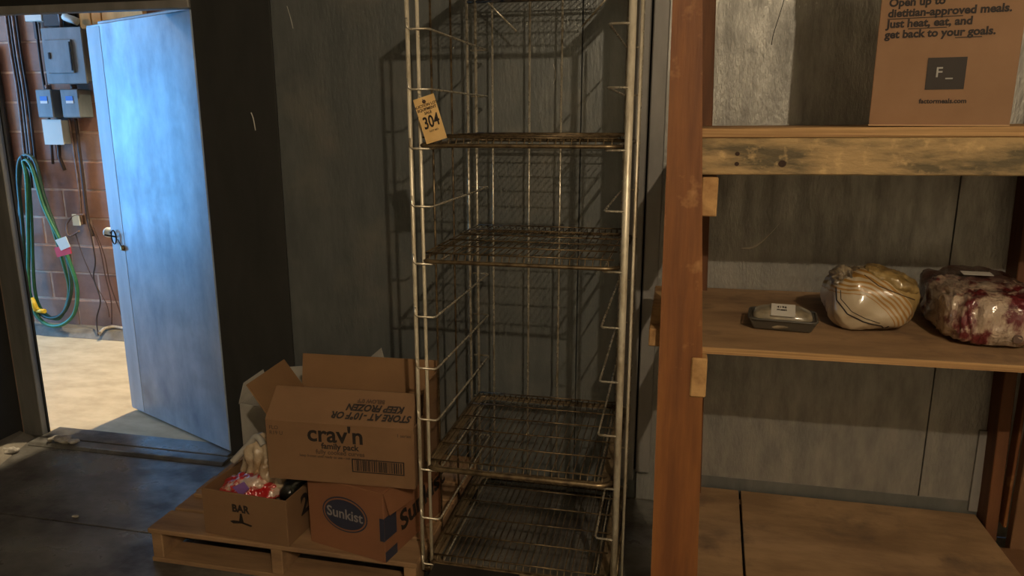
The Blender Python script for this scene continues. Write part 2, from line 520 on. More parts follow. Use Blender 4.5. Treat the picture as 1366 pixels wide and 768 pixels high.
def scuff_and_glint(pts, r, m):
    MB().tube(smooth_path(pts, 4), r, 5).build('scratch', M[m], wb)
scuff_and_glint([(0.249, 2.812, 1.057), (0.288, 2.812, 1.061), (0.321, 2.812, 1.085), (0.35, 2.812, 1.116), (0.378, 2.812, 1.153)], [0.0005, 0.0012, 0.0024, 0.003, 0.0034, 0.0036, 0.0036, 0.0034, 0.003, 0.0024, 0.0018, 0.0014, 0.001, 0.0008, 0.0006, 0.0005, 0.0004], 'bright_scratch')  # this crescent is a glint on the sheet, painted in as a bright sliver
scuff_and_glint([(0.334, 2.812, 1.92), (0.323, 2.812, 1.872), (0.308, 2.812, 1.811), (0.304, 2.812, 1.774)], 0.0011, 'groove')
scuff_and_glint([(-1.717, 2.812, 1.55), (-1.709, 2.812, 1.526), (-1.703, 2.812, 1.478)], 0.002, 'bright_scratch')
scuff_and_glint([(-1.525, 2.812, 1.957), (-1.512, 2.812, 1.909), (-1.505, 2.812, 1.873)], 0.0008, 'bright_scratch')
scuff_and_glint([(-0.462, 2.812, 1.723), (-0.453, 2.812, 1.683), (-0.461, 2.812, 1.651)], 0.001, 'bright_scratch')

# ---- open cold-room door, hinged right, swung outwards
HX, HY = -1.962, 2.82
ang = math.atan2(3.188 - HY, -2.785 - HX)
dr = bpy.data.objects.new('door_1', None)
COL.objects.link(dr)
dr.location = (HX, HY, 0.015)
dr.rotation_euler = (0, 0, ang)
dr['kind'] = 'structure'
dr['label'] = 'scuffed metal cold room door standing open, lit blue by daylight'
DL = 0.905
DHt = 1.945
# local x runs from the hinge to the free edge, local +y... the inner face looks to the room side
MB().box(0.0, DL, -0.055, 0.0, 0.0, DHt).build('door_leaf', M['door'], dr, 0.004, local=True)
MB().box(DL - 0.13, DL - 0.002, 0.0, 0.0012, 0.01, DHt - 0.01).build('edge_sheet', M['door_edge'], dr, 0.001, local=True)
MB().box(0.0, DL, -0.085, -0.055, 0.0, DHt + 0.025).build('outer_sheet', M['door_edge'], dr, 0.004, local=True)
# inside release knob: rod, dark ring and pale push knob
kx, kz = DL - 0.055, 0.93
MB().tube([(kx, 0.0, kz), (kx + 0.02, 0.05, kz + 0.015)], 0.004).build('release_rod', M['black'], dr, local=True)
rg = MB().tube([(kx + 0.005 + 0.024 * math.cos(a), 0.012, kz + 0.034 * math.sin(a)) for a in [i * math.pi / 8 for i in range(16)]], 0.0035, 6, True)
rg.build('rod_ring', M['black'], dr, local=True)
MB().tube([(kx - 0.02, 0.006, kz - 0.01), (kx - 0.055, 0.006, kz - 0.045)], 0.002).build('latch_wire', M['black'], dr, local=True)
MB().tube([(kx - 0.06, 0.0, kz - 0.05), (kx - 0.06, 0.016, kz - 0.05)], [0.016, 0.010], 14).build('latch_button', M['brass'], dr, local=True)
MB().tube([(DL + 0.0, -0.03, kz + 0.01), (DL + 0.055, -0.02, kz + 0.01)], 0.0045).build('handle_rod', M['black'], dr, local=True)
MB().tube([(DL + 0.05, -0.02, kz + 0.01), (DL + 0.058, -0.02, kz + 0.01), (DL + 0.075, -0.02, kz + 0.01), (DL + 0.082, -0.02, kz + 0.01)], [0.012, 0.026, 0.026, 0.014], 16).build('handle_knob', M['pale_box'], dr, local=True)

# ================================================================= passage outside
of = MB().box(-8.0, 0.6, 2.80, 4.6, -0.10, -0.004).build('floor', M['outfloor'])
of['kind'] = 'structure'
ow = empty_struct('wall_outside', (-4, 4.437, 0))
MB().box(-8.0, 0.6, 4.441, 4.56, -0.1, 3.2).build('mortar_bed', M['mortar'], ow)
random.seed(5)
bmesh0 = None
for c in range(13):
    z0 = 0.05 + c * 0.2
    for k in range(12):
        x0 = -6.2 + k * 0.4 + (0.2 if c % 2 else 0.0) - 0.03
        me = M['brick'] if random.random() < 0.6 else M['brick_light']
        if bmesh0 is None:
            bmesh0 = {}
        if me.name not in bmesh0:
            proto = MB().box(0, 0.388, 0, 0.03, 0, 0.188).build('brick', me, ow, 0.004, local=True)
            bmesh0[me.name] = proto.data
            b = proto
        else:
            b = bpy.data.objects.new('brick', bmesh0[me.name])
            COL.objects.link(b)
            b.parent = ow
        b.location = (x0 + 4, random.uniform(-0.003, 0.003), z0 - 0.005)
MB().prism([(-8, 4.28), (-1.5, 4.28), (-1.5, 4.436), (-8, 4.436)], -0.004, 0.05,
           [(-8, 4.34), (-1.5, 4.34), (-1.5, 4.436), (-8, 4.436)]).build('curb', M['curb'], ow, 0.004)
MB().box(0.5, 0.6, 2.91, 4.45, 0.0, 3.2).build('wall_passage', M['mortar'])['kind'] = 'structure'
MB().box(-8.0, 0.6, 2.915, 4.56, 3.2, 3.3).build('ceiling', M['ceil'])['kind'] = 'structure'
MB().box(-8.0, -3.1, 2.80, 2.9, 0.0, 3.2).build('wall_passage', M['mortar'])['kind'] = 'structure'

# ---- electrical panel
BY = 4.43
ep = thing('electrical_panel', 'grey metal breaker panel with a hinged inner door, on the brick wall', 'electrical panel', (-3.95, BY, 1.76))
MB().box(-4.085, -3.80, 4.30, BY, 1.765, 2.095).build('housing', M['panel_shadow'], ep, 0.006)
MB().box(-4.10, -3.79, 4.288, 4.302, 1.752, 2.106).build('cover', M['panel_grey'], ep, 0.004)
MB().box(-4.07, -3.87, 4.278, 4.289, 1.82, 2.03).build('door', M['panel_grey'], ep, 0.003)
MB().box(-4.050, -4.038, 4.272, 4.279, 1.91, 1.95).build('latch', M['black'], ep)
MB().box(-3.885, -3.877, 4.273, 4.280, 1.835, 2.015).build('hinge', M['black'], ep)
# ---- two disconnect switches with blue and white labels
def switch_box(x0, x1, z0, z1, label):
    t = thing('disconnect_switch', label, 'switch box', ((x0 + x1) / 2, BY, z0), 0, 'small grey switch boxes below the breaker panel')
    MB().box(x0, x1, 4.31, BY, z0, z1).build('housing', M['panel_grey'], t, 0.006)
    cx = (x0 + x1) / 2
    MB().box(cx - 0.028, cx + 0.028, 4.3075, 4.3105, z1 - 0.075, z1 - 0.045).build('label', M['sticker_blue'], t)
    MB().box(cx - 0.028, cx + 0.028, 4.3075, 4.3105, z1 - 0.092, z1 - 0.075).build('label_foot', M['white'], t)
    MB().tube([(cx, 4.36, z1 - 0.004), (cx, 4.36, z1 + 0.03)], 0.02, 10).build('conduit_nipple', M['conduit'], t)
switch_box(-4.229, -4.103, 1.535, 1.72, 'left one of the two grey switch boxes below the breaker panel')
switch_box(-4.033, -3.893, 1.535, 1.72, 'right one of the two grey switch boxes, nearer the open door')
pb = thing('junction_box', 'pale blank plastic box below the two grey switch boxes', 'box', (-4.25, BY, 1.34))
MB().box(-4.226, -4.082, 4.34, BY, 1.36, 1.52).build('housing', M['pale_box'], pb, 0.006)
MB().box(-4.232, -4.076, 4.335, 4.341, 1.355, 1.524).build('cover', M['pale_box'], pb, 0.002)
MB().tube([(-4.17, 4.39, 1.36), (-4.18, 4.39, 1.27), (-4.15, 4.39, 1.18)], 0.012).build('cable_tail', M['dark_conduit'], pb)
jb2 = thing('wall_fitting', 'small pale fitting on the brick wall at the top of the conduits', 'fitting', (-4.39, BY, 2.10))
MB().box(-4.289, -4.153, 4.37, BY, 2.16, 2.205).build('body', M['pale_box'], jb2, 0.004)
MB().box(-4.235, -4.215, 4.376, 4.39, 2.05, 2.17).build('stem', M['dark_conduit'], jb2)
# dark band and conduit stub above the panel
dk = thing('cable_trough', 'dark cable trough above the grey breaker panel', 'trough', (-4.1, BY, 2.15))
MB().box(-4.134, -3.93, 4.36, BY, 2.125, 2.24).build('trough', M['dark_brown'], dk, 0.003)
MB().tube([(-3.983, 4.345, 2.108), (-3.99, 4.345, 2.30)], 0.012, 10).build('conduit_stub', M['conduit'], dk)
MB().tube([(-3.935, 4.33, 2.175), (-3.905, 4.32, 2.165), (-3.87, 4.32, 2.155), (-3.84, 4.33, 2.14)], 0.024, 10).build('flex_connector', M['pale_box'], dk)

# ---- conduits running down the bricks
cds = [(-4.475, 2.4, 1.20, 0.010, 'conduit'), (-4.448, 2.4, 1.05, 0.008, 'dark_conduit'), (-4.422, 2.4, 1.16, 0.011, 'conduit'),
       (-4.395, 2.4, 1.10, 0.008, 'dark_conduit'), (-4.247, 2.15, 1.22, 0.009, 'dark_conduit')]
for i, (x, z1, z0, r, mk) in enumerate(cds):
    pts = [(x, 4.415, z1), (x - 0.004, 4.415, (z0 + z1) / 2 + 0.2), (x + 0.006, 4.412, (z0 + z1) / 2 - 0.1), (x - 0.012, 4.41, z0)]
    o = MB().tube(smooth_path(pts, 4), r, 8).build('conduit', M[mk])
    tag(o, ['leftmost pale conduit on the brick wall', 'dark cable right of the leftmost conduit on the brick wall',
            'pale conduit in the middle of the bundle on the brick wall', 'dark cable at the right of the conduit bundle',
            'separate dark cable below the small pale wall fitting'][i], 'conduit')
# ---- dark cabinet left of the conduits
dc = thing('wall_cabinet', 'dark flat cabinet on the brick wall behind the hose', 'cabinet', (-4.75, BY, 0.85))
MB().prism([(-4.95, 4.40), (-4.60, 4.40), (-4.60, BY), (-4.95, BY)], 0.86, 2.02).build('body', M['dark_brown'], dc, 0.006)
MB().box(-4.93, -4.62, 4.392, 4.401, 0.89, 1.98).build('door', M['dark_brown'], dc, 0.003)

# ---- garden hose coil on a hanger
hs = thing('garden_hose', 'green garden hose hanging in long loops on the brick wall', 'hose', (-4.45, 4.43, 0.1))
def loop(pxs, yy, r, m, nm='hose_loop', sub=6, closed=False):
    return MB().tube(smooth_path(pxs, sub, closed), r, 8, closed).build(nm, m, hs)
loop([(-4.519, 4.34, 0.792), (-4.496, 4.34, 1.136), (-4.44, 4.34, 1.271), (-4.329, 4.33, 1.247), (-4.285, 4.32, 1.012), (-4.207, 4.31, 0.753), (-4.15, 4.31, 0.569), (-4.153, 4.31, 0.352), (-4.236, 4.31, 0.182), (-4.36, 4.31, 0.125), (-4.489, 4.32, 0.183), (-4.542, 4.33, 0.384), (-4.531, 4.34, 0.684)], 0, 0.013, M['hose_dark'], closed=True)
loop([(-4.465, 4.31, 0.637), (-4.424, 4.31, 0.905), (-4.396, 4.31, 1.14), (-4.422, 4.33, 1.246), (-4.351, 4.32, 1.207), (-4.269, 4.29, 0.937), (-4.162, 4.28, 0.706), (-4.107, 4.28, 0.549), (-4.074, 4.28, 0.363), (-4.127, 4.28, 0.18), (-4.262, 4.28, 0.083), (-4.41, 4.29, 0.094), (-4.5, 4.3, 0.226), (-4.503, 4.31, 0.418)], 0, 0.013, M['hose'], closed=True)
loop([(-4.476, 4.34, 0.523), (-4.433, 4.34, 0.848), (-4.417, 4.345, 1.111), (-4.436, 4.35, 1.214), (-4.337, 4.34, 1.113), (-4.272, 4.33, 0.854), (-4.211, 4.33, 0.536), (-4.195, 4.33, 0.318), (-4.293, 4.32, 0.126), (-4.427, 4.33, 0.15), (-4.488, 4.335, 0.274)], 0, 0.011, M['hose'], closed=True)
loop([(-4.482, 4.37, 1.244), (-4.527, 4.36, 1.003), (-4.581, 4.36, 0.625), (-4.599, 4.35, 0.321), (-4.529, 4.34, 0.141), (-4.445, 4.335, 0.068)], 0, 0.011, M['hose_dark'])
MB().tube([(-4.461, 4.27, 0.28), (-4.432, 4.27, 0.187)], [0.016, 0.020], 10).build('hose_coupling', M['yellow'], hs)
MB().tube([(-4.432, 4.27, 0.187), (-4.362, 4.27, 0.186)], [0.013, 0.016], 10).build('hose_coupling', M['yellow'], hs)
MB().tube([(-4.475, 4.27, 0.235), (-4.412, 4.27, 0.194)], 0.012, 10).build('hose_coupling', M['yellow'], hs)
MB().tube([(-4.533, 4.43, 1.229), (-4.43, 4.33, 1.236), (-4.409, 4.31, 1.278)], 0.008, 8).build('hose_hanger', M['dark_conduit'], hs)
MB().plate([(-4.196, 4.262, 0.655), (-4.069, 4.262, 0.681), (-4.061, 4.262, 0.618), (-4.182, 4.262, 0.587)], 0.006).build('red_tape', M['red'], hs)
MB().plate([(-4.174, 4.255, 0.71), (-4.084, 4.255, 0.739), (-4.059, 4.255, 0.667), (-4.137, 4.255, 0.637)], 0.004).build('paper_label', M['pale_box'], hs)
kb = MB().tube([(-4.642, 4.43, 0.683), (-4.548, 4.34, 0.7)], [0.012, 0.026], 12).build('pipe_cap', M['black'])
tag(kb, 'small round black pipe cap on the brick wall among the hose loops', 'pipe')

# ---- outlet with loose cables
ot = thing('wall_outlet', 'pale outlet with dangling wires on the bricks beside the open door', 'outlet', (-4.101, 4.43, 0.793))
MB().box(-4.125, -4.065, 4.385, 4.43, 0.80, 0.87).build('outlet_box', M['conduit'], ot, 0.004)
MB().box(-4.13, -4.07, 4.375, 4.386, 0.795, 0.875).build('outlet_cover', M['pale_box'], ot, 0.002)
def wire(name, label, pts, r, m, sub=6):
    o = MB().tube(smooth_path(pts, sub), r, 7).build(name, M[m])
    tag(o, label, 'cable')
wire('feed_cable', 'pale cable running from the switch boxes down to the outlet', [(-4.07, 4.4, 1.53), (-4.065, 4.4, 1.369), (-4.06, 4.4, 1.165), (-4.063, 4.4, 0.983), (-4.076, 4.4, 0.861)], 0.008, 'conduit')
wire('dark_feed_cable', 'thick dark cable beside the pale feed cable on the bricks', [(-4.016, 4.4, 1.53), (-4.018, 4.4, 1.319), (-4.021, 4.4, 1.062), (-4.021, 4.4, 0.852), (-3.998, 4.4, 0.72)], 0.011, 'dark_conduit')
wire('loose_wire', 'dark wire that hangs from the outlet nearly to the floor', [(-4.014, 4.39, 0.843), (-3.976, 4.37, 0.565), (-3.999, 4.36, 0.43), (-3.949, 4.34, 0.273), (-3.991, 4.33, 0.136), (-3.969, 4.3, 0.023)], 0.005, 'dark_conduit')
wire('loose_wire', 'thin brown wire hanging left of the darkest wire under the outlet', [(-4.13, 4.39, 0.733), (-4.079, 4.38, 0.559), (-4.007, 4.38, 0.371), (-3.93, 4.37, 0.24), (-3.919, 4.37, 0.14)], 0.003, 'brown_cable')
wire('loose_wire', 'brown wire pair that hangs nearest the open door', [(-4.008, 4.4, 0.821), (-3.954, 4.4, 0.641), (-3.938, 4.4, 0.452), (-3.915, 4.4, 0.261), (-3.934, 4.4, 0.081)], 0.004, 'brown_cable')
wire('loose_wire', 'thin brown wire curving out behind the edge of the open door', [(-3.995, 4.41, 0.798), (-3.933, 4.41, 0.586), (-3.917, 4.41, 0.396), (-3.869, 4.41, 0.205), (-3.835, 4.41, 0.084)], 0.004, 'brown_cable')
wire('cable_loop', 'brown cable looping out to the left of the outlet', [(-4.031, 4.38, 0.875), (-4.119, 4.38, 0.862), (-4.185, 4.38, 0.797), (-4.179, 4.38, 0.717), (-4.086, 4.38, 0.757)], 0.006, 'conduit')
rp = MB().tube(smooth_path([(-3.902, 4.244, 0.06), (-3.924, 4.321, 0.07), (-3.903, 4.384, 0.065), (-3.815, 4.381, 0.06), (-3.741, 4.397, 0.06)], 5), 0.012, 8).build('rope', M['crumb'])
tag(rp, 'dirty white rope lying on the curb behind the open door', 'rope')
# ---- boards above the door
for i, (x0, x1, z0, z1) in enumerate([(-3.88, -3.795, 2.105, 2.9), (-3.788, -3.715, 2.125, 2.9), (-3.708, -3.40, 2.11, 2.9)]):
    o = MB().box(x0, x1, 4.39, 4.432, z0, z1).build('wall_board', M['outwood'], None, 0.003)
    tag(o, ['leftmost yellow board high on the brick wall above the door', 'middle yellow board high on the brick wall, thin gap on each side',
            'widest yellow board high on the brick wall, at the right'][i], 'board')

# crumbs of dirty ice at the threshold
random.seed(11)
for i, (x, y, s, lb) in enumerate([(-2.80, 2.74, 0.030, 'flat pale lump of dirty ice on the sill by the jamb'), (-2.74, 2.735, 0.018, 'small pale lump of dirty ice right of the flat one on the sill'),
                                   (-2.86, 2.745, 0.02, 'pale lump of dirty ice touching the door jamb'), (-2.985, 2.60, 0.032, 'largest dirty ice lump on the floor at the left wall'),
                                   (-2.94, 2.49, 0.018, 'small dirty ice lump on the floor at the left frame edge')]):
    o = blob('ice_lump', M['crumb'], (x, y, (0.022 if y > 2.7 else 0.0) + s * 0.35), (s * 1.5, s, s * 0.5), None, 1.0, s * 0.5, 30, i, 0.3 * i, None, 3)
    tag(o, lb, 'ice')
cb = blob('ice_lump', M['crumb'], (-2.235, 2.19, 0.006), (0.014, 0.008, 0.006), None, 1, 0.004, 40, 9, 0, None, 2)
tag(cb, 'tiny white crumb alone on the steel floor near the panel joint', 'ice')

# ================================================================= pallet
pl = thing('pallet', 'worn wooden pallet on the floor under the cartons', 'pallet', (-1.25, 2.4, 0))
for yy, w, x0 in ((1.995, 0.13, -1.745), (2.14, 0.12, -1.742), (2.275, 0.12, -1.75), (2.41, 0.12, -1.745), (2.545, 0.12, -1.74), (2.67, 0.11, -1.745)):
    MB().box(x0, -0.752, yy, yy + w, 0.112, 0.13).build('deck_board', M['pallet'], pl, 0.003)
for x in (-1.735, -1.275, -0.80):
    MB().box(x, x + 0.042, 2.0, 2.775, 0.018, 0.112).build('stringer', M['pallet'], pl, 0.003)
for yy in (1.998, 2.33, 2.66):
    MB().box(-1.74, -0.755, yy, yy + 0.11, 0.001, 0.018).build('bottom_board', M['pallet'], pl, 0.002)
lb = MB().box(-1.72, -1.60, 2.22, 2.45, 0.1305, 0.147).build('loose_board', M['pallet'], None, 0.003)
tag(lb, 'loose board lying across the left end of the pallet', 'board')

# ================================================================= cartons
T = 0.005
def carton_body(root, w, d, h, mo, closed_top=False, name='carton_body'):
    mb = MB()
    mb.box(0, w, 0, T, 0, h)
    mb.box(0, w, d - T, d, 0, h)
    mb.box(0, T, T, d - T, 0, h)
    mb.box(w - T, w, T, d - T, 0, h)
    mb.box(T, w - T, T, d - T, 0, T)
    if closed_top:
        mb.box(T, w - T, T, d - T, h - T, h)
    return mb.build(name, mo, root, 0.0012, local=True)

def flap(root, a, b, out, length, angle, mo, label=None, taper=0.0, name='flap'):
    """flap hinged on edge a-b; angle 0 = straight up, positive = leaning along `out`"""
    a, b, out = Vector(a), Vector(b), Vector(out).normalized()
    d = (Vector((0, 0, 1)) * math.cos(angle) + out * math.sin(angle)) * length
    e = (b - a).normalized() * taper
    return MB().plate([a, b, b + d - e, a + d + e], 0.004).build(name, mo, root, 0.0, None, label, True)

# --- orange fruit carton (right, below)
A = Vector((-1.145, 2.043, 0))
sx = thing('fruit_carton', 'orange brown carton with a dark oval mark, under the open carton', 'carton', (-1.145, 2.043, 0.1305), math.atan2(-0.062, 0.28))
SW, SD, SH = 0.30, 0.36, 0.243
carton_body(sx, SW, SD, SH, M['card_orange'], True)
ov = MB()
n = 40
def oval(mb, cx, cz, rx, rz2, y0, y1, n=40):
    b = len(mb.v)
    for k in range(n):
        a = 2 * math.pi * k / n
        mb.v.append((cx + rx * math.cos(a), y0, cz + rz2 * math.sin(a)))
    for k in range(n):
        a = 2 * math.pi * k / n
        mb.v.append((cx + rx * math.cos(a), y1, cz + rz2 * math.sin(a)))
    mb.f.append(tuple(b + k for k in range(n)))
    mb.f.append(tuple(b + n + k for k in reversed(range(n))))
    for k in range(n):
        j = (k + 1) % n
        mb.f.append((b + k, b + j, b + n + j, b + n + k))
    mb.s += [False] * (n + 2)
    return mb
oval(MB(), 0.148, 0.135, 0.090, 0.062, -0.0006, 0.0).build('oval_rim', M['navy'], sx, local=True)
oval(MB(), 0.148, 0.135, 0.085, 0.057, -0.0010, -0.0004).build('oval_gap', M['card_orange'], sx, local=True)
oval(MB(), 0.148, 0.135, 0.080, 0.052, -0.0014, -0.0008).build('oval_badge', M['navy'], sx, local=True)
text('lettering', 'Sunkist', 0.050, M['navy_text'], sx, front(0.148, 0.136, -0.0018), 0.0006)
MB().box(SW - 0.002, SW + 0.0008, 0.004, 0.07, 0.075, 0.155).build('dark_tab', M['navy'], sx, local=True)
MB().box(SW - 0.016, SW + 0.0008, -0.0008, 0.002, 0.075, 0.155).build('dark_tab', M['navy'], sx, local=True)
MB().box(SW - 0.002, SW + 0.0008, 0.004, 0.07, 0.0, 0.035).build('dark_tab', M['navy'], sx, local=True)
text('lettering', 'Sunkist', 0.100, M['ink'], sx, side(SW, 0.235, 0.115, R(10)), 0.003)
MB().plate([(SW + 0.001, 0.0, SH), (SW + 0.001, 0.16, SH), (SW + 0.016, 0.15, SH - 0.085), (SW + 0.016, 0.01, SH - 0.075)], 0.003).build('side_flap', M['card_orange'], sx, 0, None, None, True)

# --- low open carton with bags (left, below)
bx = thing('low_carton', 'low open brown carton with food bags, on the pallet front left', 'carton', (-1.527, 2.014, 0.1305), math.atan2(-0.02, 0.33))
BW, BD, BH = 0.327, 0.30, 0.168
carton_body(bx, BW, BD, BH, M['card'])
text('lettering', 'BAR', 0.038, M['ink'], bx, front(0.150, 0.112), 0.0014, wscale=0.95)
MB().prism([(0.140, -0.0012), (0.160, -0.0012), (0.160, -0.0004), (0.140, -0.0004)], 0.060, 0.096,
           [(0.1475, -0.0012), (0.1535, -0.0012), (0.1535, -0.0004), (0.1475, -0.0004)]).build('printed_stem', M['ink'], bx, local=True)
MB().plate([(0.105, -0.0012, 0.062), (0.118, -0.0012, 0.055), (0.150, -0.0012, 0.060), (0.187, -0.0012, 0.052), (0.192, -0.0012, 0.058), (0.150, -0.0012, 0.067), (0.118, -0.0012, 0.067)], 0.0004).build('printed_swoosh', M['ink'], bx, 0, None, None, True)
text('lettering', '2', 0.10, M['ink'], bx, side(BW, 0.11, 0.10, 0), 0.003)

# --- bags in it
rbag = thing('food_bag', 'red printed food bag lying in the low open carton', 'bag', (-1.42, 2.13, 0.29))
blob('bag_body', M['red_bag'], (-1.40, 2.115, 0.262), (0.112, 0.075, 0.055), rbag, 0.9, 0.022, 16, 3, 0.2, 0.15, 5, None, False, (0.014, 30, 30, 20))
MB().plate([(-1.425, 2.040, 0.300), (-1.390, 2.036, 0.272), (-1.362, 2.040, 0.302), (-1.39, 2.055, 0.316)], 0.003).build('violet_mark', M['violet'], rbag)
cbag = thing('food_bag', 'clear crumpled food bag rising from the low open carton', 'bag', (-1.40, 2.2, 0.3))
def bagdef(q, p):
    k = max(0.0, p.z)
    q.x *= 1 - 0.35 * k
    q.y *= 1 - 0.45 * k
    q.x -= 0.02 * k
    return q
blob('bag_body', M['clear_bag'], (-1.365, 2.18, 0.310), (0.118, 0.075, 0.118), cbag, 0.9, 0.022, 12, 8, -0.3, 0.15, 5, bagdef, False, (0.02, 26, 26, 10))
MB().tube(smooth_path([(-1.37, 2.16, 0.405), (-1.40, 2.17, 0.430), (-1.44, 2.17, 0.39), (-1.49, 2.15, 0.335)], 5), [0.012] * 16, 8).build('bag_seam', M['white_card'], cbag)
dbag = thing('food_bag', 'small black bag stuffed at the right side of the low open carton', 'bag', (-1.25, 2.17, 0.28))
blob('bag_body', M['dark_bag'], (-1.262, 2.155, 0.275), (0.045, 0.07, 0.04), dbag, 0.9, 0.02, 18, 12, 0.2, 0.15, 4)

# --- open carton on top
cx = thing('open_carton', 'brown frozen food carton with raised flaps, stacked on the fruit carton', 'carton', (-1.254, 1.997, 0.376), R(3))
CW, CD, CH = 0.495, 0.30, 0.205
carton_body(cx, CW, CD, CH, M['card'])
flap(cx, (0, 0, CH), (CW, 0, CH), (0, 1, 0), 0.115, R(38), M['card'], None, 0.012)
# inner (front) flap is the outer face turned up; the other three are seen from inside
flap(cx, (-0.012, CD, CH), (CW, CD, CH), (0, 1, 0), 0.122, R(8), M['card_in'], None, 0.003)
flap(cx, (0, CD - 0.01, CH), (0, 0.02, CH), (-1, 0, 0), 0.125, R(34), M['card_in'], None, 0.004)
flap(cx, (CW, 0.12, CH), (CW, CD, CH), (1, 0, 0), 0.10, R(4), M['card_in'], None, 0.004)
text('lettering', "crav'n", 0.078, M['ink'], cx, front(0.236, 0.166), 0.0016, wscale=1.02)
text('lettering', 'family pack', 0.028, M['ink'], cx, front(0.250, 0.127), 0.0007)
text('lettering', 'fully cooked curves', 0.021, M['ink_soft'], cx, front(0.250, 0.106), 0.0004)
text('lettering', 'keep frozen until ready to use - net weight as marked', 0.012, M['ink_soft'], cx, front(0.242, 0.090), 0.0002)
text('lettering', 'FLO\nR19 U', 0.018, M['ink_soft'], cx, front(0.012, 0.170), 0.0002, 'LEFT')
text('lettering', '1 series', 0.015, M['ink_soft'], cx, front(CW - 0.008, 0.180), 0.0002, 'RIGHT')
bc = MB()
bc.box(0.288, 0.462, -0.0012, -0.0004, 0.032, 0.035)
bc.box(0.288, 0.462, -0.0012, -0.0004, 0.075, 0.078)
bc.box(0.288, 0.292, -0.0012, -0.0004, 0.032, 0.078)
bc.box(0.458, 0.462, -0.0012, -0.0004, 0.032, 0.078)
random.seed(3)
x = 0.298
while x < 0.450:
    w = random.choice([0.0015, 0.003, 0.0045])
    bc.box(x, x + w, -0.0012, -0.0004, 0.037, 0.073)
    x += w + random.choice([0.0018, 0.003, 0.004])
bc.v = [(a, b, c + 0.013) for a, b, c in bc.v]
bc.build('barcode', M['ink'], cx, local=True)
# upside-down print on the turned-up front flap
fa = R(38)
def flapmat(x, t):
    base = Vector((x, 0, CH)) + Vector((0, math.sin(fa), math.cos(fa))) * t + Vector((0, -math.cos(fa), math.sin(fa))) * 0.0052
    m3 = Matrix((( -1, 0, 0), (0, -math.sin(fa), -math.cos(fa)), (0, -math.cos(fa), math.sin(fa)))).transposed().to_3x3()
    # columns: text x, text y, text normal
    m = Matrix.Identity(4)
    colx, coly, colz = Vector((-1, 0, 0)), Vector((0, -math.sin(fa), -math.cos(fa))), Vector((0, -math.cos(fa), math.sin(fa)))
    for r in range(3):
        m[r][0], m[r][1], m[r][2], m[r][3] = colx[r], coly[r], colz[r], base[r]
    return m
text('lettering', 'STORE AT -10°F OR', 0.030, M['ink'], cx, flapmat(0.355, 0.030), 0.0012, shear=0.3)
text('lettering', 'KEEP FROZEN', 0.030, M['ink'], cx, flapmat(0.365, 0.058), 0.0012, shear=0.3)
text('lettering', 'BELOW 0°F', 0.018, M['ink_soft'], cx, flapmat(0.345, 0.080), 0.0006)
cf = thing('food_bag', 'glossy clear bag inside the open carton, shining under the bulb', 'bag', (-1.05, 2.2, 0.42))
blob('bag_body', M['clear_bag'], (-1.06, 2.235, 0.50), (0.16, 0.075, 0.10), cf, 0.9, 0.03, 14, 21, 0, 0.385, 5)

# --- white carton behind
wc = thing('white_carton', 'white carton standing behind the open carton against the dark wall', 'carton', (-1.665, 2.48, 0.131), R(-6))
carton_body(wc, 0.60, 0.20, 0.28, M['white_card'])
MB().plate([(0.0, 0.0, 0.28), (0.0, 0.19, 0.28), (-0.02, 0.19, 0.36), (-0.01, 0.05, 0.35)], 0.004).build('flap', M['white_card'], wc, 0, None, None, True)
MB().plate([(0.0, 0.2, 0.28), (0.60, 0.2, 0.28), (0.535, 0.205, 0.505), (0.46, 0.205, 0.44), (0.05, 0.205, 0.37)], 0.004).build('flap', M['white_card'], wc, 0, None, None, True)
text('lettering', 'SUPPLY', 0.03, M['ink_soft'], wc, front(0.07, 0.05), 0.0006)

# ================================================================= wire rack
rk = thing('wire_bun_rack', 'tall wire bakery rack with two-rod corners and tray slides, in front of the dark wall', 'rack', (-0.43, 2.36, 0.0))
FY, RY = 2.04, 2.69
ZB, ZT = 0.085, 1.99
XL0, XL1, XR1, XR0 = -0.746, -0.716, -0.150, -0.121
def rod(pts, r, name, m='chrome', n=8):
    return MB().tube(pts, r, n).build(name, M[m], rk)
for xx, r in ((XL0, 0.0065), (XL1, 0.0055)):
    rod([(xx, FY, ZB), (xx, FY, ZT)], r, 'corner_rod', 'corner')
rod([(XR0 - 0.007, FY, ZB), (XR0 - 0.007, FY, ZT)], 0.0105, 'corner_rod', 'corner', n=12)
rod([(XR0 + 0.016, FY + 0.03, ZB), (XR0 + 0.016, FY + 0.03, ZT)], 0.0045, 'corner_rod', 'corner')
for xx in (XL0, XL1 + 0.002, XR1 - 0.02, XR0):
    rod([(xx - 0.012, RY, ZB), (xx - 0.012, RY, ZT)], 0.0055, 'corner_rod')
for xx in (-0.655, -0.518, -0.402):
    rod([(xx - 0.01, RY + 0.004, ZB), (xx - 0.01, RY + 0.004, 1.95)], 0.0042, 'back_rod')
for yy in (2.26, 2.47):
    rod([(XL0 - 0.006, yy, ZB), (XL0 - 0.006, yy, ZT)], 0.0038, 'side_rod', 'chrome_dark')
levels = [0.109, 0.275, 0.443, 0.613, 0.780, 0.943, 1.105, 1.275, 1.440, 1.604, 1.765]
for z in levels:
    for x_out, s in ((XL0, 1), (XR0 - 0.004, -1)):
        xi = x_out + s * 0.062
        pts = [(x_out, FY - 0.006, z + 0.03), (x_out, FY - 0.006, z + 0.006), (x_out + s * 0.008, FY - 0.006, z), (xi - s * 0.006, FY - 0.006, z), (xi, FY + 0.004, z),
               (xi, RY - 0.004, z), (xi - s * 0.006, RY + 0.004, z), (x_out, RY + 0.004, z)]
        rod(pts, 0.0034, 'tray_slide', 'chrome', 6)
